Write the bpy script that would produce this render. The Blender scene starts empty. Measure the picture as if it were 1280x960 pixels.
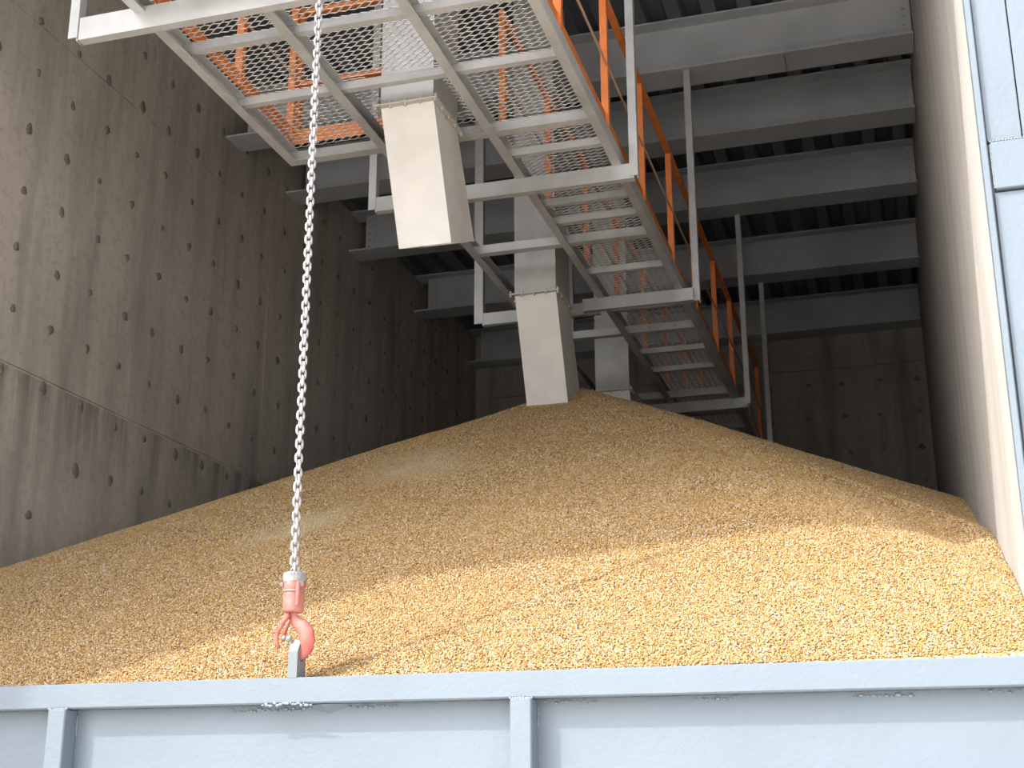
import bpy, bmesh, math, random
import numpy as np
from mathutils import Vector, Matrix
random.seed(7); rng = np.random.default_rng(11)
S = bpy.context.scene
COL = S.collection

# ------------------------------------------------------------ camera (eye at the origin, ground 1.6 m below)
F_PX = 1683.04; YAW, PITCH, ROLL = 0.290456, 0.297637, -0.003129
cam_d = bpy.data.cameras.new('camera'); cam = bpy.data.objects.new('camera', cam_d); COL.objects.link(cam)
cam_d.sensor_width = 36; cam_d.lens = 36 * F_PX / 1280; cam_d.clip_end = 300; cam_d.clip_start = .05
fw = Vector((-math.sin(YAW) * math.cos(PITCH), math.cos(YAW) * math.cos(PITCH), math.sin(PITCH)))
rt = Vector((math.cos(YAW), math.sin(YAW), 0)); up = rt.cross(fw)
r2 = math.cos(ROLL) * rt + math.sin(ROLL) * up; u2 = -math.sin(ROLL) * rt + math.cos(ROLL) * up
cam.matrix_world = Matrix(((r2.x, u2.x, -fw.x, 0), (r2.y, u2.y, -fw.y, 0), (r2.z, u2.z, -fw.z, 0), (0, 0, 0, 1)))
S.camera = cam

# ------------------------------------------------------------ light
SUN_DIR = Vector((1.05, 1.0, -1.54)).normalized()
w = bpy.data.worlds.new('sky'); S.world = w; w.use_nodes = True
nt = w.node_tree; bg = nt.nodes['Background']
sky = nt.nodes.new('ShaderNodeTexSky'); sky.sky_type = 'NISHITA'; sky.sun_disc = False
sky.sun_elevation = math.asin(-SUN_DIR.z); sky.sun_rotation = math.atan2(-SUN_DIR.x, -SUN_DIR.y)
sky.air_density = 1.0; sky.dust_density = 4.0; sky.ozone_density = 1.0
hs = nt.nodes.new('ShaderNodeHueSaturation'); hs.inputs['Saturation'].default_value = .35
nt.links.new(sky.outputs[0], hs.inputs['Color']); nt.links.new(hs.outputs[0], bg.inputs[0])
bg.inputs[1].default_value = .33
sd = bpy.data.lights.new('sun', 'SUN'); sd.energy = 2.8; sd.angle = math.radians(1.0); sd.color = (1, .96, .9)
sun = bpy.data.objects.new('sun', sd); COL.objects.link(sun)
sun.rotation_euler = SUN_DIR.to_track_quat('-Z', 'Y').to_euler(); sun.location = (-20, -20, 30)
S.view_settings.view_transform = 'Standard'; S.view_settings.look = 'None'
S.view_settings.gamma = 1; S.view_settings.use_curve_mapping = False
S.view_settings.exposure = 0.75
S.cycles.max_bounces = 10; S.cycles.diffuse_bounces = 2

# ------------------------------------------------------------ materials
def mat(name, col, rough=.6, metal=0, noise=0, nscale=3, bump=0, bscale=60, streak=0, col2=None, spec=.5):
    m = bpy.data.materials.new(name); m.use_nodes = True; t = m.node_tree; b = t.nodes['Principled BSDF']
    b.inputs['Base Color'].default_value = (*col, 1); b.inputs['Roughness'].default_value = rough
    b.inputs['Metallic'].default_value = metal; b.inputs['Specular IOR Level'].default_value = spec
    geo = t.nodes.new('ShaderNodeNewGeometry')
    if noise or streak:
        n = t.nodes.new('ShaderNodeTexNoise'); n.inputs['Scale'].default_value = nscale; n.inputs['Detail'].default_value = 8
        mp = t.nodes.new('ShaderNodeMapping'); mp.inputs['Scale'].default_value = (1, 1, .12 if streak else 1)
        t.links.new(geo.outputs['Position'], mp.inputs[0]); t.links.new(mp.outputs[0], n.inputs['Vector'])
        mr = t.nodes.new('ShaderNodeMapRange'); mr.inputs[1].default_value = .35; mr.inputs[2].default_value = .68
        t.links.new(n.outputs[0], mr.inputs[0])
        mx = t.nodes.new('ShaderNodeMix'); mx.data_type = 'RGBA'
        k = noise or streak
        c2 = col2 or tuple(c * (1 - k) for c in col)
        mx.inputs[6].default_value = (*col, 1); mx.inputs[7].default_value = (*c2, 1)
        t.links.new(mr.outputs[0], mx.inputs[0]); t.links.new(mx.outputs[2], b.inputs['Base Color'])
    if bump:
        n2 = t.nodes.new('ShaderNodeTexNoise'); n2.inputs['Scale'].default_value = bscale; n2.inputs['Detail'].default_value = 4
        t.links.new(geo.outputs['Position'], n2.inputs['Vector'])
        bp = t.nodes.new('ShaderNodeBump'); bp.inputs['Strength'].default_value = bump; bp.inputs['Distance'].default_value = .01
        t.links.new(n2.outputs[0], bp.inputs['Height']); t.links.new(bp.outputs[0], b.inputs['Normal'])
    return m

def concrete(name, base, dark, warm, streaks=True, seam_z=None):
    m = bpy.data.materials.new(name); m.use_nodes = True; t = m.node_tree; b = t.nodes['Principled BSDF']
    N = t.nodes.new; L = t.links.new
    b.inputs['Roughness'].default_value = .8; b.inputs['Specular IOR Level'].default_value = .25
    g = N('ShaderNodeNewGeometry')
    def noise(scale, det, sc3, lo, hi):
        mp = N('ShaderNodeMapping'); mp.inputs['Scale'].default_value = sc3; L(g.outputs['Position'], mp.inputs[0])
        n = N('ShaderNodeTexNoise'); n.inputs['Scale'].default_value = scale; n.inputs['Detail'].default_value = det
        n.inputs['Roughness'].default_value = .6; L(mp.outputs[0], n.inputs['Vector'])
        r = N('ShaderNodeMapRange'); r.inputs[1].default_value = lo; r.inputs[2].default_value = hi; L(n.outputs[0], r.inputs[0]); return r.outputs[0], n.outputs[0]
    def mix(f, a, c2, mode='MIX'):
        x = N('ShaderNodeMix'); x.data_type = 'RGBA'; x.blend_type = mode; L(f, x.inputs[0])
        if isinstance(a, tuple): x.inputs[6].default_value = (*a, 1)
        else: L(a, x.inputs[6])
        if isinstance(c2, tuple): x.inputs[7].default_value = (*c2, 1)
        else: L(c2, x.inputs[7])
        return x.outputs[2]
    f1, _ = noise(.9, 6, (1, 1, 1), .35, .65)
    c = mix(f1, base, warm)
    f2, _ = noise(3.0, 8, (1, 1, .13), .45, .72)
    if streaks: c = mix(f2, c, dark)
    f3, raw = noise(14, 8, (1, 1, 1), .5, .9)
    c = mix(f3, c, dark)
    if seam_z is not None:                       # drip stains that run down below a pour joint
        f4, _ = noise(5.5, 6, (1, 1, .08), .42, .58)
        sp = N('ShaderNodeSeparateXYZ'); L(g.outputs['Position'], sp.inputs[0])
        r = N('ShaderNodeMapRange'); r.inputs[1].default_value = seam_z; r.inputs[2].default_value = seam_z - .85
        r.inputs[3].default_value = 1; r.inputs[4].default_value = 0; L(sp.outputs[2], r.inputs[0])
        lt = N('ShaderNodeMath'); lt.operation = 'LESS_THAN'; lt.inputs[1].default_value = seam_z; L(sp.outputs[2], lt.inputs[0])
        m1 = N('ShaderNodeMath'); m1.operation = 'MULTIPLY'; L(r.outputs[0], m1.inputs[0]); L(lt.outputs[0], m1.inputs[1])
        m2 = N('ShaderNodeMath'); m2.operation = 'MULTIPLY'; L(m1.outputs[0], m2.inputs[0]); L(f4, m2.inputs[1])
        m3 = N('ShaderNodeMath'); m3.operation = 'MULTIPLY'; m3.inputs[1].default_value = .95; L(m2.outputs[0], m3.inputs[0])
        c = mix(m3.outputs[0], c, tuple(v * .8 for v in dark))
    L(c, b.inputs['Base Color'])
    bp = N('ShaderNodeBump'); bp.inputs['Strength'].default_value = .25; bp.inputs['Distance'].default_value = .01
    L(raw, bp.inputs['Height']); L(bp.outputs[0], b.inputs['Normal'])
    return m

M = {}
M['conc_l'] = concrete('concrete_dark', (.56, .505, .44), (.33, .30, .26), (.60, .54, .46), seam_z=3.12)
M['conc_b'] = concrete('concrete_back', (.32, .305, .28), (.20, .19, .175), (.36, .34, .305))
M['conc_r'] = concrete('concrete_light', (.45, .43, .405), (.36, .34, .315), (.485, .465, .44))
M['tie'] = mat('tie_patch', (.19, .16, .135), .9)
M['ground'] = mat('yard_concrete', (.66, .62, .56), .85, noise=.2, nscale=.6, bump=.1)
M['beam'] = mat('beam_paint', (.50, .52, .55), .45, noise=.25, nscale=1.2, bump=.05)
M['deck'] = mat('deck_steel', (.13, .14, .16), .5, metal=.2)
M['steel'] = mat('galvanised_steel', (.56, .565, .565), .5, metal=.25, noise=.18, nscale=5, bump=.06)
M['mesh'] = mat('mesh_steel', (.62, .61, .58), .45, metal=.3)
M['chute'] = mat('chute_sheet', (.68, .66, .63), .5, metal=.15, noise=.12, nscale=4, bump=.05)
M['chute_up'] = mat('duct_sheet', (.47, .47, .46), .45, metal=.2, noise=.15, nscale=6)
M['bolt'] = mat('bolt_steel', (.55, .52, .47), .5, metal=.4)
M['orange'] = mat('orange_paint', (.80, .22, .04), .5, noise=.2, nscale=9)
M['rod'] = mat('dusty_rod', (.55, .36, .26), .6)
M['gate'] = mat('gate_paint', (.17, .208, .247), .42, noise=.07, nscale=2.5, bump=.22, bscale=45)
M['weld'] = mat('weld_paint', (.23, .265, .295), .35, bump=.3, bscale=120)
M['weld_b'] = mat('beam_weld', (.36, .37, .38), .35)
M['lug'] = mat('lug_paint', (.17, .19, .205), .5, bump=.1)
M['chain'] = mat('chain_zinc', (.42, .41, .42), .4, metal=.25)
M['hook'] = mat('hook_paint', (.42, .085, .065), .45, noise=.35, nscale=14, col2=(.44, .19, .16))
M['hookcap'] = mat('hook_cap', (.30, .30, .30), .5, noise=.3, nscale=30)

# ------------------------------------------------------------ mesh helpers
class MB:
    def __init__(s): s.v = []; s.f = []
    def add(s, vs, fs):
        n = len(s.v); s.v += [tuple(x) for x in vs]; s.f += [tuple(i + n for i in f) for f in fs]; return s
    def box(s, x0, x1, y0, y1, z0, z1):
        x0, x1 = sorted((x0, x1)); y0, y1 = sorted((y0, y1)); z0, z1 = sorted((z0, z1))
        return s.add([(x0,y0,z0),(x1,y0,z0),(x1,y1,z0),(x0,y1,z0),(x0,y0,z1),(x1,y0,z1),(x1,y1,z1),(x0,y1,z1)],
                     [(0,3,2,1),(4,5,6,7),(0,1,5,4),(1,2,6,5),(2,3,7,6),(3,0,4,7)])
    def tube(s, pts, rad, n=8, closed=False):
        pts = [Vector(p) for p in pts]; m = len(pts); rings = []
        rads = rad if isinstance(rad, (list, tuple)) else [rad] * m
        prev = None
        for i, p in enumerate(pts):
            a = pts[(i - 1) % m] if (closed or i > 0) else p; b = pts[(i + 1) % m] if (closed or i < m - 1) else p
            t = (b - a).normalized()
            ref = prev if prev is not None else (Vector((0, 0, 1)) if abs(t.z) < .9 else Vector((1, 0, 0)))
            u = (ref - t * ref.dot(t)).normalized(); prev = u; v_ = t.cross(u)
            rings.append([p + (u * math.cos(2*math.pi*k/n) + v_ * math.sin(2*math.pi*k/n)) * rads[i] for k in range(n)])
        vs = [q for r in rings for q in r]; fs = []
        for i in range(m if closed else m - 1):
            j = (i + 1) % m
            for k in range(n): fs.append((i*n+k, i*n+(k+1)%n, j*n+(k+1)%n, j*n+k))
        if not closed: fs += [tuple(range(n))[::-1], tuple((m-1)*n + k for k in range(n))]
        return s.add(vs, fs)
    def cyl(s, p, q, r, n=12): return s.tube([p, q], r, n)
    def prism(s, poly, axis, a, b):
        """poly in the two other axes, extruded along axis from a to b"""
        n = len(poly); o = {'x': lambda u, v, w_: (w_, u, v), 'y': lambda u, v, w_: (u, w_, v), 'z': lambda u, v, w_: (u, v, w_)}[axis]
        vs = [o(u, v, a) for u, v in poly] + [o(u, v, b) for u, v in poly]
        fs = [tuple(range(n)), tuple(range(2*n-1, n-1, -1))] + [(i, i+n, (i+1)%n+n, (i+1)%n) for i in range(n)]
        return s.add(vs, fs)
    def blob(s, c, r, sc=(1,1,1)):
        n = len(s.v); rings = 4; seg = 7; vs = [(c[0], c[1], c[2] + r*sc[2])]
        for i in range(1, rings):
            a = math.pi * i / rings
            for k in range(seg):
                b = 2*math.pi*k/seg; j = r * random.uniform(.8, 1.15)
                vs.append((c[0]+j*sc[0]*math.sin(a)*math.cos(b), c[1]+j*sc[1]*math.sin(a)*math.sin(b), c[2]+j*sc[2]*math.cos(a)))
        vs.append((c[0], c[1], c[2] - r*sc[2])); fs = [(0, 1+k, 1+(k+1)%seg) for k in range(seg)]
        for i in range(rings-2):
            for k in range(seg): fs.append((1+i*seg+k, 1+(i+1)*seg+k, 1+(i+1)*seg+(k+1)%seg, 1+i*seg+(k+1)%seg))
        e = len(vs)-1; fs += [(e, 1+(rings-2)*seg+(k+1)%seg, 1+(rings-2)*seg+k) for k in range(seg)]
        return s.add(vs, fs)
    def build(s, name, material, parent=None, smooth=False, bevel=0, origin=None):
        me = bpy.data.meshes.new(name)
        vs = s.v
        if origin is not None: vs = [(a-origin[0], b-origin[1], c-origin[2]) for a, b, c in vs]
        me.from_pydata(vs, [], s.f); me.materials.append(material)
        bm = bmesh.new(); bm.from_mesh(me); bmesh.ops.recalc_face_normals(bm, faces=bm.faces)
        if bevel: bmesh.ops.bevel(bm, geom=bm.edges[:], offset=bevel, segments=1, affect='EDGES', clamp_overlap=True)
        bm.to_mesh(me); bm.free()
        if smooth: me.polygons.foreach_set('use_smooth', [True]*len(me.polygons))
        o = bpy.data.objects.new(name, me); COL.objects.link(o)
        if name == 'weld_bead': o['kind'] = 'stuff'
        if origin is not None: o.location = origin
        if parent is not None: put(o, parent)
        return o

def put(o, parent):
    """parent o keeping its world place (every Empty here is only translated)"""
    o.parent = parent
    off = Vector((0, 0, 0)); p = parent
    while p is not None: off += p.location; p = p.parent
    o.location = Vector(o.location) - off

def thing(name, label, cat, loc, group=None):
    o = bpy.data.objects.new(name, None); COL.objects.link(o); o.location = loc; o.empty_display_size = .1
    o['label'] = label; o['category'] = cat
    if group: o['group'] = group
    return o
def tag(o, label=None, cat=None, group=None, kind=None):
    for k, v in (('label', label), ('category', cat), ('group', group), ('kind', kind)):
        if v: o[k] = v
    return o

XL, XR, YF, YB, ZG, ZR = -6.4, .42, 5.3, 19.4, -1.6, 7.05

# ------------------------------------------------------------ setting: yard, walls, roof deck
tag(MB().box(-45, 45, -45, YF+.15, ZG-.2, ZG).build('ground', M['ground']), 'pale concrete yard in front of the grain bay', kind='structure')
tag(MB().box(XL-.4, XR+.4, YF+.15, YB+.4, ZG-.2, ZG-.002).build('floor', M['ground']), 'concrete bay floor under the corn heap', kind='structure')

# left wall: cast panels with recessed pour joints and form-tie patches
wl = tag(MB().box(XL-.4, XL-.02, 2.78, YB+.4, ZG, 7.4).build('wall_left', M['conc_l']), 'dark brown-grey cast concrete wall with rows of tie holes', None, kind='structure')  # stretch before the opening is an unseen addition that casts the left shade edge
ys = [2.78, 4.9, 7.35, 9.8, 12.25, 14.7, 17.15, YB]
zs = [ZG, .3, 3.14, 6.0, 7.3]
for i in range(len(ys)-1):
    for j in range(len(zs)-1):
        pr = random.uniform(0, .002); g = .0018
        MB().box(XL-.05, XL-.004+pr, ys[i]+g, ys[i+1]-g, zs[j]+g*1.4, zs[j+1]-g*2).build('concrete_panel', M['conc_l'], wl)
def tie_mesh(k):
    n = 9; rs = [random.uniform(.65, 1.2) for _ in range(n)]
    me = MB()
    front = [(0, .5*rs[a]*math.cos(2*math.pi*a/n), .5*rs[a]*math.sin(2*math.pi*a/n)) for a in range(n)]
    inner = [(-.0, p[1]*.55, p[2]*.55) for p in front]
    vs = [(.004, p[1], p[2]) for p in front] + [(.012, p[1], p[2]) for p in inner] + [(-.03, p[1], p[2]) for p in front]
    fs = [(a, (a+1)%n, n+(a+1)%n, n+a) for a in range(n)] + [tuple(n+a for a in range(n))] + [(a, 2*n+a, 2*n+(a+1)%n, (a+1)%n) for a in range(n)]
    me.add(vs, fs); o = me.build('tie_hole', M['tie']); m_ = o.data; bpy.data.objects.remove(o); return m_
ties = [tie_mesh(k) for k in range(6)]
DY, DZ, TY0, TZ0 = .4954, .5032, 8.114, 6.058
ntie = 0
for r in range(-2, 10):
    for i in range(-4, 22):
        y = TY0 + i*DY + random.uniform(-.03, .03); z = TZ0 - r*DZ + random.uniform(-.03, .03)
        if y > YB-.3 or z < .9 or z > 7.0 or y < 7.3: continue
        vis = y > 7.5
        if z < 3.0 and random.random() < .12: continue
        o = bpy.data.objects.new('tie_hole', random.choice(ties)); COL.objects.link(o); o.parent = wl
        s_ = random.uniform(.055, .085); o.scale = (1, s_, s_ * random.uniform(1.0, 1.5)); o.location = (XL, y, z); ntie += 1
# back wall
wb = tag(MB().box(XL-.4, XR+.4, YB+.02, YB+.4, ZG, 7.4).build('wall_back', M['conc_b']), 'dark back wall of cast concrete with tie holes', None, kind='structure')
xs = [XL, -4.1, -1.8, XR]
for i in range(3):
    for j in range(len(zs)-1):
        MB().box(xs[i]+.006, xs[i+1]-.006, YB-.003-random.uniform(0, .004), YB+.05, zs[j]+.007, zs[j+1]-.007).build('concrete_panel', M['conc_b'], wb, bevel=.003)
for r in range(8):
    for i in range(13):
        x = .28 - i*.52 + random.uniform(-.04, .04); z = 5.75 - r*.5 + random.uniform(-.04, .04)
        if x < XL+.3 or z < 2.6: continue
        o = bpy.data.objects.new('tie_hole', random.choice(ties)); COL.objects.link(o); o.parent = wb
        o.rotation_euler = (0, 0, -math.pi/2); s_ = random.uniform(.06, .10); o.scale = (1, s_*1.3, s_); o.location = (x, YB, z)
# right wall
wr = tag(MB().box(XR+.015, XR+.38, YF+.2, YB+.4, ZG, 7.4).build('wall_right', M['conc_r']), 'pale board-marked concrete wall on the right side of the bay', None, kind='structure')
yr = [5.45, 8.5, 12.2, 15.9, YB]
for i in range(4):
    MB().box(XR+.0, XR+.05, yr[i]+.004, yr[i+1]-.004, ZG, 7.3).build('concrete_panel', M['conc_r'], wr, bevel=.003)

# roof deck: trapezoidal steel sheet, ribs along the bay
prof = []; x = XL
while x < XR:
    prof += [(x, ZR), (x+.13, ZR), (x+.17, ZR+.09), (x+.29, ZR+.09)]; x += .33
prof.append((XR+.02, ZR))
d = MB(); n = len(prof)
d.add([(a, YF-.1, b) for a, b in prof] + [(a, YB, b) for a, b in prof] , [(i, i+1, n+i+1, n+i) for i in range(n-1)])
d.add([(XL-.4, YF-.1, ZR+.16), (XR+.4, YF-.1, ZR+.16), (XR+.4, YB+.4, ZR+.16), (XL-.4, YB+.4, ZR+.16)], [(0, 1, 2, 3)])
tag(d.build('ceiling', M['deck']), 'corrugated dark steel roof deck above the beams', None, kind='structure')
# added unseen slab before the opening; its oblique front edge sets the shade line
tag(MB().prism([(-6.9, 2.5), (-6.62, 2.55), (-3.75, 3.31), (3.0, 5.05), (3.0, 5.2), (-6.9, 5.2)], 'z', 7.1, 7.25).build('added_shade_slab', M['deck']), 'unseen flat roof slab added before the bay opening to cast the shade line on the corn', None, kind='structure')
tag(MB().box(XL-.4, XR+.4, YF-.1, YF-.02, 6.6, 7.2).build('trim_2', M['gate']), 'steel fascia over the opening', None, kind='structure')

# ------------------------------------------------------------ steel jamb on the right
jamb = tag(MB().box(XR+.045, 3.4, 5.47, 5.68, ZG, 7.3).build('trim_1', M['gate']), 'pale blue-grey steel jamb plate closing the end of the right wall', None, kind='structure')
MB().box(XR-.002, XR+.024, 5.40, 5.475, ZG, 7.2).build('corner_angle', M['gate'], jamb, bevel=.004)
MB().box(.447, .585, 5.425, 5.475, 2.605, 7.2).build('cover_plate', M['gate'], jamb, bevel=.003)
MB().box(.590, 1.6, 5.425, 5.475, 2.605, 7.2).build('cover_plate', M['gate'], jamb, bevel=.003)
MB().box(.458, 1.6, 5.405, 5.475, 2.38, 2.592).build('box_section', M['gate'], jamb, bevel=.004)
MB().box(.452, 1.6, 5.425, 5.475, ZG, 2.372).build('cover_plate', M['gate'], jamb, bevel=.003)
wb_ = MB()
for i in range(46): wb_.blob((.46+i*.012, 5.412, 2.597), .006, (1.3, 1, .8))
for i in range(20): wb_.blob((.456, 5.415, 2.39+i*.010), .005, (.9, 1, 1.3))
wb_.build('weld_bead', M['weld'], jamb, smooth=True)

# ------------------------------------------------------------ roof beams
def roof_beam(y, label, in_view=True, first=[None]):
    t = thing('roof_beam', label, 'beam', (-3, y+.175, 6.5), 'steel beams under the roof')
    fl = MB().box(XL+.004, XR-.006, y, y+.35, 6.5, 6.52).build('bottom_flange', M['beam'], t)
    MB().box(XL+.004, XR-.006, y+.02, y+.33, 7.03, 7.048).build('top_flange', M['beam'], t)
    MB().box(XL+.16, XR-.01, y+.165, y+.185, 6.52, 7.03).build('web', M['beam'], t)
    MB().box(XL+.17, XL+.30, y+.15, y+.165, 6.55, 7.0).build('end_plate', M['beam'], t)
    MB().box(XR-.12, XR-.02, y+.152, y+.165, 6.55, 7.0).build('end_plate', M['beam'], t)
    for xx in (XR-.075, XL+.22):
        for k in range(5):
            MB().cyl((xx, y+.138, 6.60+k*.085), (xx, y+.153, 6.60+k*.085), .013, 6).build('bolt', M['weld_b'], t)
    wm = MB()
    for k in range(60): wm.blob((XR-.014, y+.158, 6.53+k*.0083), .008, (1, 1, 1))
    wm.build('weld_bead', M['weld_b'], t, smooth=True)
    return t
beam_labels = [(5.95, 'grey steel roof beam nearest the opening, above the front end of the catwalk'),
 (11.14, 'lightest and topmost grey roof beam seen beside the right wall'),
 (12.54, 'second grey roof beam down from the top beside the right wall'),
 (14.31, 'third grey roof beam down beside the right wall, middle one of five'),
 (16.59, 'fourth roof beam down, dark, second from the back wall'),
 (19.0, 'darkest roof beam lying against the back wall')]
for y, l in beam_labels:
    b = roof_beam(y, l)
    if y == 11.14:
        MB().box(-.735, -.722, y-.003, y+.352, 6.488, 6.5).build('splice_seam', M['weld'], b)

# ------------------------------------------------------------ gate
gate = thing('bay_gate', 'pale blue-grey steel gate with top rail and posts holding back the corn', 'gate', (-2.9, 5.26, ZG))
GX0, GX1 = -6.55, .95
MB().box(GX0, GX1, 5.245, 5.33, .375, .482).build('top_rail', M['gate'], gate, bevel=.006)
MB().box(GX0, GX1, 5.245, 5.33, ZG+.02, ZG+.12).build('bottom_rail', M['gate'], gate, bevel=.006)
posts = [-5.76, -3.65, -1.533, .585]
edges = [GX0] + [p for p in posts] + [GX1]
for i in range(len(edges)-1):
    MB().box(edges[i] + (.0 if i else 0), edges[i+1], 5.325, 5.33, ZG+.1, .374).build('panel_sheet', M['gate'], gate)
for k, px_ in enumerate(posts):
    p = MB().box(px_-.044, px_+.044, 5.230, 5.324, ZG+.1, .374).build('post', M['gate'], gate, bevel=.005)
    wm = MB()
    for i in range(9): wm.blob((px_-.044+i*.011, 5.238, .375), .0065, (1.1, .8, .8))
    wm.build('weld_bead', M['weld'], p, smooth=True)
    wm = MB()
    for i in range(8): wm.blob((px_+.047, 5.321, .345-i*.011), .0055, (.9, 1, 1.2))
    wm.build('weld_bead', M['weld'], p, smooth=True)
def beads(x0, x1, z, n, r, y=5.321, sag=0):
    wm = MB()
    for i in range(n):
        wm.blob((x0+(x1-x0)*i/max(1, n-1)+random.uniform(-.004, .004), y, z+random.uniform(-.006, .006)-sag), r*random.uniform(.6, 1.3), (1.3, .7, .8))
    return wm.build('weld_bead', M['weld'], gate, smooth=True)
beads(-2.66, -2.44, .372, 22, .0065, 5.243); beads(-2.86, -2.48, .355, 26, .006); beads(-2.3, -2.1, .358, 9, .007)
beads(-.85, -.70, .362, 8, .006); beads(-.25, -.05, .360, 10, .008); beads(.2, .42, .362, 8, .006)
beads(-1.47, -1.25, .360, 16, .005)
# bent tab of sheet standing out below the rail
MB().add([(-2.50,5.325,.372),(-2.28,5.325,.374),(-2.395,5.262,.372),(-2.395,5.325,.335)], [(0,2,1),(0,3,2),(2,3,1),(0,1,3)]).build('bent_tab', M['gate'], gate)

# lifting lug (with its hole) standing on the rail
def lug():
    cx, y0, y1, z0, z1, zt = -2.535, 5.247, 5.33, .480, .590, .640
    outer = [(y0, z0), (y0, z1), (y0+.030, zt), (y1-.030, zt), (y1, z1), (y1, z0)]
    hc, hr, n = ((y0+y1)/2, .572), .022, 16
    me = MB(); vs = []; hole = [(hc[0]+hr*math.cos(2*math.pi*k/n), hc[1]+hr*math.sin(2*math.pi*k/n)) for k in range(n)]
    def ray_out(a):
        dx, dz = math.cos(a), math.sin(a); best = 1e9
        for i in range(len(outer)):
            p, q = outer[i], outer[(i+1)%len(outer)]; ex, ez = q[0]-p[0], q[1]-p[1]
            den = dx*ez - dz*ex
            if abs(den) < 1e-9: continue
            t = ((p[0]-hc[0])*ez - (p[1]-hc[1])*ex)/den; u = ((p[0]-hc[0])*dz - (p[1]-hc[1])*dx)/den
            if t > 0 and -1e-6 <= u <= 1+1e-6: best = min(best, t)
        return (hc[0]+dx*best, hc[1]+dz*best)
    angs = sorted(set([round(2*math.pi*k/n, 5) for k in range(n)] + [round(math.atan2(z-hc[1], y-hc[0]) % (2*math.pi), 5) for y, z in outer]))
    m = len(angs); th = .021
    for sx in (-th, th):
        for a in angs: vs.append((cx+sx, hc[0]+hr*math.cos(a), hc[1]+hr*math.sin(a)))
        for a in angs: q = ray_out(a); vs.append((cx+sx, q[0], q[1]))
    fs = []
    for k in range(m):
        j = (k+1) % m
        fs += [(k, j, m+j, m+k), (2*m+k, 3*m+k, 3*m+j, 2*m+j), (k, 2*m+k, 2*m+j, j), (m+k, m+j, 3*m+j, 3*m+k)]
    return me.add(vs, fs).build('lifting_lug', M['lug'], gate)
lug()

# ------------------------------------------------------------ chain and hook
CX, CY = -2.568, 5.288
chain = thing('lifting_chain', 'white galvanised link chain hanging straight down to the gate hook', 'chain', (CX, CY, .93))
PITCHC, WR = .0327, .0066
def link_mesh():
    L_, W_ = PITCHC/2 + WR - .0008, .0138
    pts = []
    st = L_ - W_ + WR*0
    for k in range(7): a = math.pi*k/6; pts.append((W_*math.cos(a), 0, st + W_*math.sin(a)))
    for k in range(7): a = math.pi + math.pi*k/6; pts.append((W_*math.cos(a), 0, -st + W_*math.sin(a)))
    return MB().tube(pts, WR, 7, closed=True)
o = link_mesh().build('link', M['chain'], None, smooth=True); lm = o.data; bpy.data.objects.remove(o)
nl = int((6.62-.945)/PITCHC)
for i in range(nl):
    o = bpy.data.objects.new('link', lm); COL.objects.link(o); o.parent = chain
    o.location = (0, 0, .018 + i*PITCHC)
    o.rotation_euler = (0, 0, math.radians(42 if i % 2 else -48) + random.uniform(-.12, .12))
hk = thing('crane_hook', 'faded red swivel lifting hook hooked through the lug on the gate', 'hook', (CX, CY, .5))
def lathe(cx, cy, prof_, n=20):
    me = MB(); vs = []; fs = []
    for r, z in prof_:
        for k in range(n): vs.append((cx+r*math.cos(2*math.pi*k/n), cy+r*math.sin(2*math.pi*k/n), z))
    for i in range(len(prof_)-1):
        for k in range(n): fs.append((i*n+k, i*n+(k+1)%n, (i+1)*n+(k+1)%n, (i+1)*n+k))
    fs += [tuple(range(n))[::-1], tuple((len(prof_)-1)*n+k for k in range(n))]
    return me.add(vs, fs)
bx_ = CX + .006
body = lathe(bx_, CY, [(.026,.758),(.042,.760),(.046,.768),(.0445,.80),(.0475,.83),(.047,.836),(.0455,.838),(.0485,.845),(.049,.90),(.045,.903)]).build('swivel_body', M['hook'], hk, smooth=True)
lathe(bx_, CY, [(.050,.888),(.051,.92),(.046,.928),(.018,.931)]).build('swivel_cap', M['hookcap'], hk, bevel=0)
MB().tube([(bx_-.018, CY, .922), (bx_-.016, CY, .945), (bx_, CY, .957), (bx_+.016, CY, .945), (bx_+.018, CY, .922)], .007, 8).build('swivel_eye', M['hookcap'], hk, smooth=True)
for s_ in (1, -1):
    MB().cyl((bx_+s_*.04, CY-.03, .875), (bx_+s_*.052, CY-.036, .875), .011, 10).build('pin', M['hookcap'], hk)
MB().box(bx_+.030, bx_+.047, CY-.052, CY-.036, .78, .885).build('lock_strap', M['hook'], hk, bevel=.004)
MB().tube([(bx_-.05*math.cos(a), CY-.05*math.sin(a), .848) for a in [i*math.pi/10 for i in range(11)]], .003, 6).build('wire_ring', M['hookcap'], hk, smooth=True)
# the hook: a bowl bulging to the right, its tip passing back into the lug's hole
cxh, czh = CX+.012, .655
path = [(bx_, .765), (bx_-.001, .742), (bx_+.012, .722), (bx_+.040, .702), (bx_+.064, .672), (bx_+.070, .640), (bx_+.062, .606), (bx_+.042, .582), (bx_+.020, .571), (bx_-.002, .568), (bx_-.020, .572)]
rads = [.021, .021, .024, .031, .037, .040, .038, .031, .021, .013, .008]
pp = []; rr = []
for i in range(len(path)-1):
    for t in (0, .5): pp.append((path[i][0]*(1-t)+path[i+1][0]*t, CY-.002, path[i][1]*(1-t)+path[i+1][1]*t)); rr.append(rads[i]*(1-t)+rads[i+1]*t)
pp.append((path[-1][0], CY, path[-1][1])); rr.append(rads[-1])
hm = MB().tube(pp, rr, 12); hm.v = [(x_, CY + (y_-CY)*.5, z_) for x_, y_, z_ in hm.v]
hm.build('hook_bowl', M['hook'], hk, smooth=True)
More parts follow.
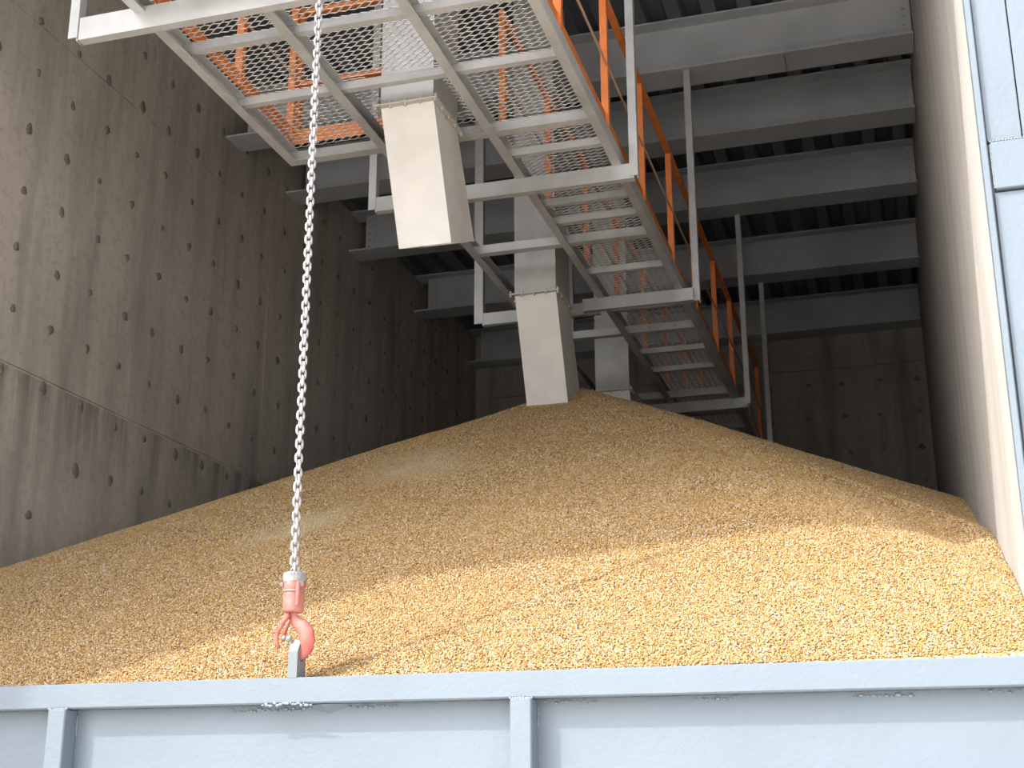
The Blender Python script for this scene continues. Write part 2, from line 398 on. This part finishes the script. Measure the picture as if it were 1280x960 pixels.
lt = MB().tube([(bx_-.010, CY-.02, .748), (bx_-.036, CY-.024, .712), (bx_-.056, CY-.026, .672), (bx_-.060, CY-.026, .640), (bx_-.046, CY-.03, .605)], [.010, .011, .010, .009, .007], 8)
lt.build('safety_latch', M['hook'], hk, smooth=True)
lt = MB().tube([(bx_-.010, CY+.02, .748), (bx_-.030, CY+.02, .715), (bx_-.046, CY+.02, .676), (bx_-.050, CY+.015, .640)], [.008, .008, .008, .007], 8)
lt.build('safety_latch', M['hook'], hk, smooth=True)
MB().blob((bx_-.004, CY-.022, .645), .014).blob((bx_-.028, CY-.02, .650), .011).build('latch_pin', M['hookcap'], hk, smooth=True)

# ------------------------------------------------------------ catwalk
cw = thing('catwalk', 'grey steel catwalk with open mesh deck hanging from the roof beams', 'catwalk', (-2.1, 11.0, 4.19))
A, B, C_, D = -3.965, -3.265, -2.49, -1.775        # centre lines of the long stringers
ZS0, ZS1 = 4.30, 4.40
def channel_y(x, y0, y1, side, w_=.065, name='stringer'):
    """channel running in depth; its web is on the side the flanges turn away from"""
    m = MB(); t = .008; xa, xb = x-w_/2, x+w_/2
    m.box(xa, xb, y0, y1, ZS0, ZS0+t).box(xa, xb, y0, y1, ZS1-t, ZS1)
    wx = (xa, xa+t) if side > 0 else (xb-t, xb)
    m.box(wx[0], wx[1], y0, y1, ZS0+t, ZS1-t)
    return m.build(name, M['steel'], cw)
channel_y(A, 5.37, 7.90, +1); channel_y(B, 5.37, 17.8, +1); channel_y(C_, 5.37, 17.9, +1); channel_y(D, 5.37, 17.9, -1)
def rung(x0, x1, y, big=False, y_front=None):
    m = MB(); h = .085 if big else .055; t = .006; w_ = .05
    z1 = ZS1-.01; z0 = z1-h
    m.box(x0, x1, y, y+t, z0, z1).box(x0, x1, y+t, y+w_, z0, z0+t)
    if big: m.box(x0, x1, y-.03, y, z0, z0+t)
    return m.build('cross_member', M['steel'], cw)
hw = .034
for y in (5.40, 5.72, 6.36, 7.06): rung(A-.02, B-hw, y); rung(B-.02, C_-hw, y); rung(C_-.02, D-hw, y)
rung(A-.03, B-hw, 7.86, True); rung(B-.02, C_-hw, 7.86, True); rung(C_-.02, D-hw, 7.86, True)
for y in (8.27, 9.15, 9.5, 10.62, 11.6, 12.93, 13.57, 15.4, 16.1, 16.8): rung(C_-.02, D-hw, y)
for y in (9.87, 12.2, 14.5): rung(C_-.02, D-hw, y, True); rung(B-.02, C_-hw, y, True)
for xb in (-2.25, -2.0):
    MB().cyl((xb, 12.185, 4.35), (xb, 12.2, 4.35), .012, 8).build('bolt', M['weld_b'], cw)
# expanded metal decking
def mesh_panel(x0, x1, y0, y1, z=4.402):
    L_, s_ = .062, .047; V = []; Fq = []
    def strand(p, q, w_=.0042, h=.0035):
        (ax, ay), (bx2, by2) = p, q
        if min(ax, bx2) < x0-.01 or max(ax, bx2) > x1+.01 or min(ay, by2) < y0-.005 or max(ay, by2) > y1+.005: return
        dx, dy = bx2-ax, by2-ay; l = math.hypot(dx, dy); nx, ny = -dy/l*w_, dx/l*w_
        n_ = len(V)
        for (X, Y) in ((ax, ay), (bx2, by2)):
            V.extend([(X-nx, Y-ny, z-h), (X+nx, Y+ny, z-h*.2), (X+nx, Y+ny, z+h), (X-nx, Y-ny, z+h*.2)])
        for k in range(4): Fq.append((n_+k, n_+(k+1)%4, n_+4+(k+1)%4, n_+4+k))
    ni, nj = int((x1-x0)/L_)+2, int((y1-y0)/s_)+2
    for j in range(nj):
        for i in range(-1, ni):
            Nx, Ny = x0+i*L_, y0+j*s_
            T = (Nx+.70*L_, Ny+.20*s_)
            strand((Nx, Ny), T); strand(T, (Nx+L_, Ny)); strand((Nx, Ny), (Nx+.70*L_, Ny-.80*s_))
    me = bpy.data.meshes.new('mesh_deck'); me.from_pydata(V, [], Fq); me.materials.append(M['mesh'])
    o = bpy.data.objects.new('mesh_deck', me); COL.objects.link(o); put(o, cw); o['kind'] = 'stuff'
    return o
for a, b in ((5.38, 6.36), (6.37, 7.06), (7.07, 7.86)):
    mesh_panel(A+.005, B-.005, a, b)
for a, b in ((5.38, 6.36), (6.37, 7.06), (7.68, 7.86)): mesh_panel(B+.01, C_-.01, a, b)
mesh_panel(B+.01, -3.08, 7.06, 7.68); mesh_panel(-2.62, C_-.01, 7.06, 7.68)
for a, b in ((5.38, 6.36), (6.37, 7.06), (7.07, 7.86), (7.87, 9.5), (9.51, 11.2), (11.21, 12.9), (12.91, 14.5), (14.51, 16.1), (16.11, 17.85)):
    mesh_panel(C_+.005, D-.005, a, b)
# crossbars and hangers
def crossbar(x0, x1, y, h=.115, z0=4.19):
    return MB().box(x0, x1, y, y+.007, z0, z0+h).box(x0, x1, y+.007, y+.06, z0, z0+.007).box(x0, x1, y+.007, y+.06, z0+h-.007, z0+h).build('crossbar', M['steel'], cw)
def hanger(x, y, side, z0=4.185, z1=6.5, w_=.06):
    """angle iron: one leg faces the opening, one runs back on the outer side"""
    m = MB().box(x-w_/2, x+w_/2, y-.008, y-.001, z0+.02, z1)
    xs_ = (x+w_/2-.007, x+w_/2) if side > 0 else (x-w_/2, x-w_/2+.007)
    if side < 0: xs_ = (x+w_/2-.007, x+w_/2)
    m.box(xs_[0], xs_[1], y-.001, y+.055, z0, z1)
    return m.build('hanger', M['steel'], cw)
crossbar(-4.36, -1.64, 5.85, .145); hanger(-4.395, 5.85, -1); hanger(-1.63, 5.85, 1)
crossbar(-3.62, -1.655, 8.57); hanger(-3.65, 8.57, -1); hanger(-1.655, 8.57, 1)
crossbar(-3.64, -2.52, 11.22); crossbar(-2.66, -1.655, 11.13); hanger(-3.675, 11.22, -1, w_=.085); hanger(-1.635, 11.2, 1)
crossbar(-3.64, -1.63, 14.72, .12); hanger(-3.66, 14.72, -1); hanger(-1.615, 14.62, 1)
crossbar(-3.64, -1.63, 16.95, .12); hanger(-1.61, 16.9, 1); hanger(-3.66, 16.95, -1)
# guard rails: group part > posts, rails, toe board
def guard_rail(pts_posts, name='guard_rail', toe_off=(0, 0), flat=None, mid=True):
    (xa, ya), (xb, yb) = pts_posts[0], pts_posts[-1]
    along_y = abs(yb-ya) > abs(xb-xa)
    m = MB()
    if along_y: m.box(xa-.025, xa+.025, ya-.02, yb+.02, 5.435, 5.475)
    else: m.box(xa-.02, xb+.02, ya-.025, ya+.025, 5.435, 5.475)
    top = m.build('guard_rail', M['orange'], cw, bevel=.006)
    for (x_, y_) in pts_posts:
        MB().box(x_-.025, x_+.025, y_-.003, y_+.003, 4.405, 5.44).box(x_+.019, x_+.025, y_+.003, y_+.045, 4.405, 5.44).build('post', M['orange'], top)
    if along_y:
        MB().box(xa-.004, xa+.004, ya-.02, yb+.02, 4.405, 4.51).build('toe_board', M['orange'], top)
        MB().cyl((xa+.02, ya, 4.88), (xa+.02, yb, 4.88), .009, 8).build('mid_rod', M['rod'], top)
    else:
        MB().box(xa-.02, xb+.02, ya-.004, ya+.004, 4.405, 4.51).build('toe_board', M['orange'], top)
        MB().box(xa, xb, ya-.02, ya+.02, 4.85, 4.88).build('mid_rail', M['orange'], top)
    return top
guard_rail([(D+.01, y) for y in (5.6, 6.87, 8.17, 9.45, 10.73, 11.98, 13.34, 14.6, 15.9, 17.2)])
guard_rail([(C_-.03, y) for y in (8.2, 9.45, 10.73, 11.98, 13.34, 14.6, 15.9, 17.2)])
guard_rail([(A+.05, y) for y in (5.45, 5.95, 6.92, 7.68)])
guard_rail([(A+.05, 7.78), (-3.235, 7.78)])

# ------------------------------------------------------------ grain chutes
def chute(y0, zf, ztop, length, label, tilt=.44):
    xa, xb, dep = -3.03, -2.67, .47
    t = thing('grain_chute', label, 'chute', ((xa+xb)/2, y0+dep/2, zf), None)
    def shell(x0, x1, ya, yb, z0, z1, dy0, dz_back, th=.006):
        """open-ended rectangular duct; lower end shifted back by dy0"""
        def ring(z, sh, zb, ins): return [(x0+ins, ya+sh+ins, z), (x1-ins, ya+sh+ins, z), (x1-ins, yb+sh-ins, z+zb), (x0+ins, yb+sh-ins, z+zb)]
        o1, o2 = ring(z1, 0, 0, 0), ring(z0, dy0, dz_back, 0); i1, i2 = ring(z1, 0, 0, th), ring(z0, dy0, dz_back, th)
        vs = o1+o2+i1+i2; fs = []
        for k in range(4):
            j = (k+1) % 4
            fs += [(k, j, 4+j, 4+k), (8+k, 12+k, 12+j, 8+j), (4+k, 4+j, 12+j, 12+k), (k, 8+k, 8+j, j)]
        return MB().add(vs, fs)
    shell(xa, xb, y0, y0+dep, zf+.012, ztop, 0, 0).build('upper_duct', M['chute_up'], t)
    fl = MB().box(xa-.045, xb+.035, y0-.03, y0+dep+.03, zf, zf+.006).box(xa-.04, xb+.035, y0-.028, y0+dep+.028, zf+.007, zf+.012).build('flange', M['bolt'], t)
    bm_ = []
    for i in range(5): bm_.append((xa-.03+i*(xb-xa+.05)/4, y0-.016))
    for i in range(1, 5): bm_.append((xb+.022, y0-.016+i*(dep+.03)/4)); bm_.append((xa-.03, y0-.016+i*(dep+.03)/4))
    for x_, y_ in bm_: MB().cyl((x_, y_, zf-.022), (x_, y_, zf+.034), .0085, 6).build('bolt', M['bolt'], fl)
    dy = length*tilt
    shell(xa, xb, y0+.01, y0+dep+.01, zf-length, zf-.001, dy, .2 if tilt else 0).build('spout', M['chute'], t, bevel=0)
    return t
chute(7.2, 4.245, 7.0, .83, 'nearest grain chute, bright empty spout ending in mid air under the platform')
chute(10.22, 4.05, 7.0, 1.3, 'second grain chute, spout buried in the peak of the corn heap', .40)
chute(13.2, 4.05, 7.0, 1.3, 'farthest grain chute, dull grey and half hidden behind the heap', .2)

# ------------------------------------------------------------ corn heap
AX, AY, AZ = -2.72, 11.15, 3.5
X0, X1, Y0, Y1 = XL, XR, 5.335, YB
LY = [5.28,6.5,8.33,9.02,10.44,11.3,12.5,19.4]; LZ = [.46,.95,1.57,1.85,2.34,2.6,2.6,2.0]
RY = [5.28,5.82,6.5,7.43,8.5,9.73,11.3,12.5,19.4]; RZ = [.50,.79,1.0,1.25,1.56,1.91,2.3,2.3,1.8]
from mathutils import noise as mn
def vnoise(x, y, sc, seed):
    """cheap vectorised value noise"""
    gx, gy = x*sc, y*sc; ix, iy = np.floor(gx).astype(int), np.floor(gy).astype(int); fx, fy = gx-ix, gy-iy
    fx = fx*fx*(3-2*fx); fy = fy*fy*(3-2*fy)
    def h(a, b):
        n_ = np.sin(a*127.1+b*311.7+seed*74.7)*43758.5453; return n_-np.floor(n_)
    return (h(ix,iy)*(1-fx)+h(ix+1,iy)*fx)*(1-fy)+(h(ix,iy+1)*(1-fx)+h(ix+1,iy+1)*fx)*fy-.5
def RUN(x, y):
    """shallow bank down the right flank, a little higher on its far side"""
    c = np.interp(y, RUNY, RUNX) + .12*vnoise(x, y, 1.7, 5)
    d_ = (x-c)
    return .075*np.exp(-(d_/.28)**2)*np.tanh(d_/.10)*np.clip((y-6.7)/.6, 0, 1)*np.clip((10.2-y)/1.0, 0, 1)
RUNY = [6.84, 7.88, 8.29, 8.72, 9.17, 10.2]; RUNX = [.34, .186, -.16, -.65, -1.22, -2.2]
def H0(x, y):
    dx, dy = x-AX, y-AY
    eps = 1e-6
    tR = np.where(dx > eps, (X1-AX)/np.where(dx > eps, dx, 1), 1e9); tL = np.where(dx < -eps, (X0-AX)/np.where(dx < -eps, dx, 1), 1e9)
    tB = np.where(dy > eps, (Y1-AY)/np.where(dy > eps, dy, 1), 1e9); tF = np.where(dy < -eps, (Y0-AY)/np.where(dy < -eps, dy, 1), 1e9)
    t = np.minimum(np.minimum(tR, tL), np.minimum(tB, tF)); t = np.minimum(t, 1e6)
    bx, by = AX+dx*t, AY+dy*t
    zb = np.where(t == tR, np.interp(by, RY, RZ), np.where(t == tL, np.interp(by, LY, LZ), np.where(t == tF, .45+.045*(bx-X0)/(X1-X0), 2.0-.2*(bx-X0)/(X1-X0))))
    return AZ-(AZ-zb)/t
bgx = np.linspace(X0, X1, 280); bgy = np.linspace(5.2, YB, 580)
BX, BY = np.meshgrid(bgx, bgy); BZ0 = H0(BX, BY)
def blur(a, sx, sy):
    for ax, sg in ((1, sx), (0, sy)):
        k = int(3*sg); w_ = np.exp(-.5*(np.arange(-k, k+1)/sg)**2); w_ /= w_.sum()
        # reflect oddly at the borders so that slopes carry on
        e0 = np.take(a, [0], ax); e1 = np.take(a, [-1], ax)
        lo = 2*e0-np.flip(np.take(a, range(1, k+1), ax), ax); hi = 2*e1-np.flip(np.take(a, range(a.shape[ax]-k-1, a.shape[ax]-1), ax), ax)
        p = np.concatenate([lo, a, hi], ax); a = sum(w_[i]*np.take(p, range(i, i+a.shape[ax]), ax) for i in range(2*k+1))
    return a
BB = blur(BZ0, 14, 14); rr_ = np.hypot(BX-AX, BY-AY); f_ = np.clip((rr_-.5)/1.5, 0, 1); BZ = BZ0*(1-f_)+BB*f_
def H(x, y):
    u = np.clip((x-bgx[0])/(bgx[1]-bgx[0]), 0, len(bgx)-1.001); v = np.clip((y-bgy[0])/(bgy[1]-bgy[0]), 0, len(bgy)-1.001)
    i, j = u.astype(int), v.astype(int); fu, fv = u-i, v-j
    z = (BZ[j, i]*(1-fu)+BZ[j, i+1]*fu)*(1-fv)+(BZ[j+1, i]*(1-fu)+BZ[j+1, i+1]*fu)*fv
    amp = np.clip((y-5.3)*.8, 0, 1)
    z = z + amp*(.05*vnoise(x, y, .7, 1)+.012*vnoise(x, y, 2.3, 2)) + .006*amp*vnoise(x, y, 9, 3)
    # slight run line down the right flank
    s_ = (x-AX)*.71-(AY-y)*.70
    z = z + amp*RUN(x, y)
    return z
nx_, ny_ = 140, 280
gx = np.linspace(X0+.001, X1-.001, nx_); gy = np.linspace(Y0, Y1-.01, ny_)
GX, GY = np.meshgrid(gx, gy); GZ = H(GX, GY)
base = np.stack([GX.ravel(), GY.ravel(), GZ.ravel()-.004], 1); nb = len(base)
idx = np.arange(nb).reshape(ny_, nx_)
quads = np.stack([idx[:-1,:-1], idx[:-1,1:], idx[1:,1:], idx[1:,:-1]], -1).reshape(-1, 4)
# skirt of the heap down to the floor
bidx = list(idx[0, :]) + list(idx[1:, -1]) + list(idx[-1, -2::-1]) + list(idx[-2:0:-1, 0])
sk = base[bidx].copy(); sk[:, 2] = ZG+.005
# kernels: one point per kernel, dense near the gate and thinning out where they fall below a pixel
def scatter(y0, y1, dens, xlim):
    area = (X1-X0)*(y1-y0); n_ = int(area*dens*1.1)
    x_ = rng.uniform(X0+.01, X1-.006, n_); y_ = rng.uniform(y0, y1, n_)
    keep = x_ > -xlim(y_) ; return x_[keep], y_[keep]
px_, py_ = [], []
for (a, b, dn) in ((5.345, 6.2, 21000), (6.2, 7.4, 17000), (7.4, 8.8, 12000), (8.8, 10.4, 8000), (10.4, 11.8, 5000)):
    q = scatter(a, b, dn, lambda yy: yy*.79+.1); px_.append(q[0]); py_.append(q[1])
kx, ky = np.concatenate(px_), np.concatenate(py_)
inch = (kx > -3.04) & (kx < -2.66) & (ky > 10.5) & (ky < 11.2)
kx, ky = kx[~inch], ky[~inch]
e_ = .02; kz = H(kx, ky); sx_ = (H(kx+e_, ky)-kz)/e_; sy_ = (H(kx, ky+e_)-kz)/e_
kz = kz + rng.uniform(-.003, .003, len(kx)) + np.where(ky < 5.6, .001, 0)
nk = len(kx); kp = np.stack([kx, ky, kz], 1)
allv = np.concatenate([base, sk, kp]).astype(np.float32); nsk = len(sk)
me = bpy.data.meshes.new('corn_heap'); me.vertices.add(len(allv)); me.vertices.foreach_set('co', allv.ravel())
m_ = len(bidx)
skq = np.array([[bidx[k], nb+k, nb+(k+1)%m_, bidx[(k+1)%m_]] for k in range(m_)])
Q = np.concatenate([quads, skq]); me.loops.add(Q.size); me.loops.foreach_set('vertex_index', Q.ravel().astype(np.int32))
me.polygons.add(len(Q)); me.polygons.foreach_set('loop_start', np.arange(0, Q.size, 4, dtype=np.int32))
me.update(calc_edges=True); me.polygons.foreach_set('use_smooth', [True]*len(Q))
def attr(name, typ, data, key):
    a = me.attributes.new(name, typ, 'POINT'); a.data.foreach_set(key, np.ascontiguousarray(data, dtype=np.float32).ravel())
z0 = np.zeros(nb+nsk)
attr('kern', 'FLOAT', np.concatenate([z0, np.ones(nk)]), 'value')
attr('tint', 'FLOAT', np.concatenate([z0, rng.random(nk)]), 'value')
rot = np.zeros((len(allv), 3)); rot[nb+nsk:, 0] = np.arctan(sy_)+rng.normal(0, .55, nk); rot[nb+nsk:, 1] = -np.arctan(sx_)+rng.normal(0, .55, nk); rot[nb+nsk:, 2] = rng.uniform(0, 6.28, nk)
attr('krot', 'FLOAT_VECTOR', rot, 'vector')
sc_ = np.ones(len(allv)); sc_[nb+nsk:] = rng.uniform(.8, 1.25, nk) * np.interp(ky, [5.3, 7, 9, 11], [1, 1.05, 1.15, 1.25]); attr('kscl', 'FLOAT', sc_, 'value')

def corn_material(kernel):
    m = bpy.data.materials.new('corn_kernel' if kernel else 'corn_bed'); m.use_nodes = True; t = m.node_tree; b = t.nodes['Principled BSDF']
    N = t.nodes.new; L = t.links.new; b.inputs['Roughness'].default_value = .5; b.inputs['Specular IOR Level'].default_value = .3
    rp = N('ShaderNodeValToRGB'); cr = rp.color_ramp; cr.interpolation = 'LINEAR'
    stops = [(0, (.08, .045, .03)), (.08, (.24, .14, .075)), (.25, (.38, .225, .075)), (.55, (.45, .29, .105)), (.78, (.48, .345, .17)), (1, (.64, .57, .50))]
    cr.elements[0].position = stops[0][0]; cr.elements[0].color = (*stops[0][1], 1); cr.elements[1].position = 1; cr.elements[1].color = (*stops[-1][1], 1)
    for p, c in stops[1:-1]: e = cr.elements.new(p); e.color = (*c, 1)
    g = N('ShaderNodeNewGeometry')
    if kernel:
        a = N('ShaderNodeAttribute'); a.attribute_type = 'INSTANCER'; a.attribute_name = 'tint'; L(a.outputs['Fac'], rp.inputs[0])
    else:
        v = N('ShaderNodeTexVoronoi'); v.inputs['Scale'].default_value = 95; L(g.outputs['Position'], v.inputs['Vector'])
        sp = N('ShaderNodeSeparateColor'); L(v.outputs['Color'], sp.inputs[0]); L(sp.outputs[0], rp.inputs[0])
        bp = N('ShaderNodeBump'); bp.invert = True; bp.inputs['Strength'].default_value = .8; bp.inputs['Distance'].default_value = .006
        L(v.outputs['Distance'], bp.inputs['Height']); L(bp.outputs[0], b.inputs['Normal'])
    # grain dust lying in pale smears, plus broad tone drift and scattered dark chaff
    def smear(cx_, cy_, rx, ry, ang, src):
        mp = N('ShaderNodeMapping'); mp.vector_type = 'TEXTURE'; mp.inputs['Location'].default_value = (cx_, cy_, 0); mp.inputs['Rotation'].default_value = (0, 0, ang); mp.inputs['Scale'].default_value = (rx, ry, 1000)
        L(g.outputs['Position'], mp.inputs[0]); ln = N('ShaderNodeVectorMath'); ln.operation = 'LENGTH'; L(mp.outputs[0], ln.inputs[0])
        r = N('ShaderNodeMapRange'); r.inputs[1].default_value = 1; r.inputs[2].default_value = .2; L(ln.outputs['Value'], r.inputs[0])
        nz = N('ShaderNodeTexNoise'); nz.inputs['Scale'].default_value = 9; L(g.outputs['Position'], nz.inputs['Vector'])
        mm = N('ShaderNodeMath'); mm.operation = 'MULTIPLY'; L(r.outputs[0], mm.inputs[0]); L(nz.outputs[0], mm.inputs[1])
        m5 = N('ShaderNodeMath'); m5.operation = 'MULTIPLY'; m5.use_clamp = True; m5.inputs[1].default_value = 1.8; L(mm.outputs[0], m5.inputs[0]); mm = m5
        x = N('ShaderNodeMix'); x.data_type = 'RGBA'; L(mm.outputs[0], x.inputs[0]); L(src, x.inputs[6]); x.inputs[7].default_value = (.49, .40, .25, 1)
        return x.outputs[2]
    c = smear(-3.35, 8.85, .5, .62, .5, rp.outputs[0]); c = smear(-3.62, 7.55, .5, .3, .9, c)
    nz = N('ShaderNodeTexNoise'); nz.inputs['Scale'].default_value = 1.6; nz.inputs['Detail'].default_value = 5; L(g.outputs['Position'], nz.inputs['Vector'])
    r = N('ShaderNodeMapRange'); r.inputs[1].default_value = .4; r.inputs[2].default_value = .7; r.inputs[3].default_value = 0; r.inputs[4].default_value = .35; L(nz.outputs[0], r.inputs[0])
    x = N('ShaderNodeMix'); x.data_type = 'RGBA'; L(r.outputs[0], x.inputs[0]); L(c, x.inputs[6]); x.inputs[7].default_value = (.43, .27, .105, 1); c = x.outputs[2]
    mp = N('ShaderNodeMapping'); mp.inputs['Scale'].default_value = (5, 14, 8); mp.inputs['Rotation'].default_value = (0, 0, .4); L(g.outputs['Position'], mp.inputs[0])
    nz = N('ShaderNodeTexNoise'); nz.inputs['Scale'].default_value = 1; nz.inputs['Detail'].default_value = 3; L(mp.outputs[0], nz.inputs['Vector'])
    r = N('ShaderNodeMapRange'); r.inputs[1].default_value = .66; r.inputs[2].default_value = .72; r.inputs[3].default_value = 0; r.inputs[4].default_value = .6; L(nz.outputs[0], r.inputs[0])
    x = N('ShaderNodeMix'); x.data_type = 'RGBA'; L(r.outputs[0], x.inputs[0]); L(c, x.inputs[6]); x.inputs[7].default_value = (.22, .10, .05, 1)
    L(x.outputs[2], b.inputs['Base Color'])
    return m
mk, mbed = corn_material(True), corn_material(False)
me.materials.append(mbed)
heap = bpy.data.objects.new('corn_heap', me); COL.objects.link(heap)
tag(heap, 'large heap of loose yellow corn kernels filling the bay behind the gate', 'corn heap', kind='stuff')
ng = bpy.data.node_groups.new('kernels', 'GeometryNodeTree')
ng.interface.new_socket('Geometry', in_out='INPUT', socket_type='NodeSocketGeometry'); ng.interface.new_socket('Geometry', in_out='OUTPUT', socket_type='NodeSocketGeometry')
N = ng.nodes.new; L = ng.links.new
gi, go = N('NodeGroupInput'), N('NodeGroupOutput')
def named(n_, ty): a = N('GeometryNodeInputNamedAttribute'); a.data_type = ty; a.inputs[0].default_value = n_; return [o for o in a.outputs if o.enabled and o.name == 'Attribute'][0]
gt = N('FunctionNodeCompare'); gt.data_type = 'FLOAT'; gt.operation = 'GREATER_THAN'; gt.inputs[1].default_value = .5; L(named('kern', 'FLOAT'), gt.inputs[0])
sep = N('GeometryNodeSeparateGeometry'); sep.domain = 'POINT'; L(gi.outputs[0], sep.inputs[0]); L(gt.outputs[0], sep.inputs[1])
ico = N('GeometryNodeMeshIcoSphere'); ico.inputs['Radius'].default_value = 1; ico.inputs['Subdivisions'].default_value = 1
tr = N('GeometryNodeTransform'); tr.inputs['Scale'].default_value = (.0052, .0042, .0029); L(ico.outputs[0], tr.inputs[0])
sm = N('GeometryNodeSetShadeSmooth'); L(tr.outputs[0], sm.inputs[0])
st = N('GeometryNodeSetMaterial'); st.inputs['Material'].default_value = mk; L(sm.outputs[0], st.inputs[0])
iop = N('GeometryNodeInstanceOnPoints'); L(sep.outputs[0], iop.inputs['Points']); L(st.outputs[0], iop.inputs['Instance'])
er = N('FunctionNodeEulerToRotation'); L(named('krot', 'FLOAT_VECTOR'), er.inputs[0]); L(er.outputs[0], iop.inputs['Rotation']); L(named('kscl', 'FLOAT'), iop.inputs['Scale'])
jn = N('GeometryNodeJoinGeometry'); L(sep.outputs[1], jn.inputs[0]); L(iop.outputs[0], jn.inputs[0]); L(jn.outputs[0], go.inputs[0])
md = heap.modifiers.new('kernels', 'NODES'); md.node_group = ng
print('kernels', nk, 'ties', ntie)
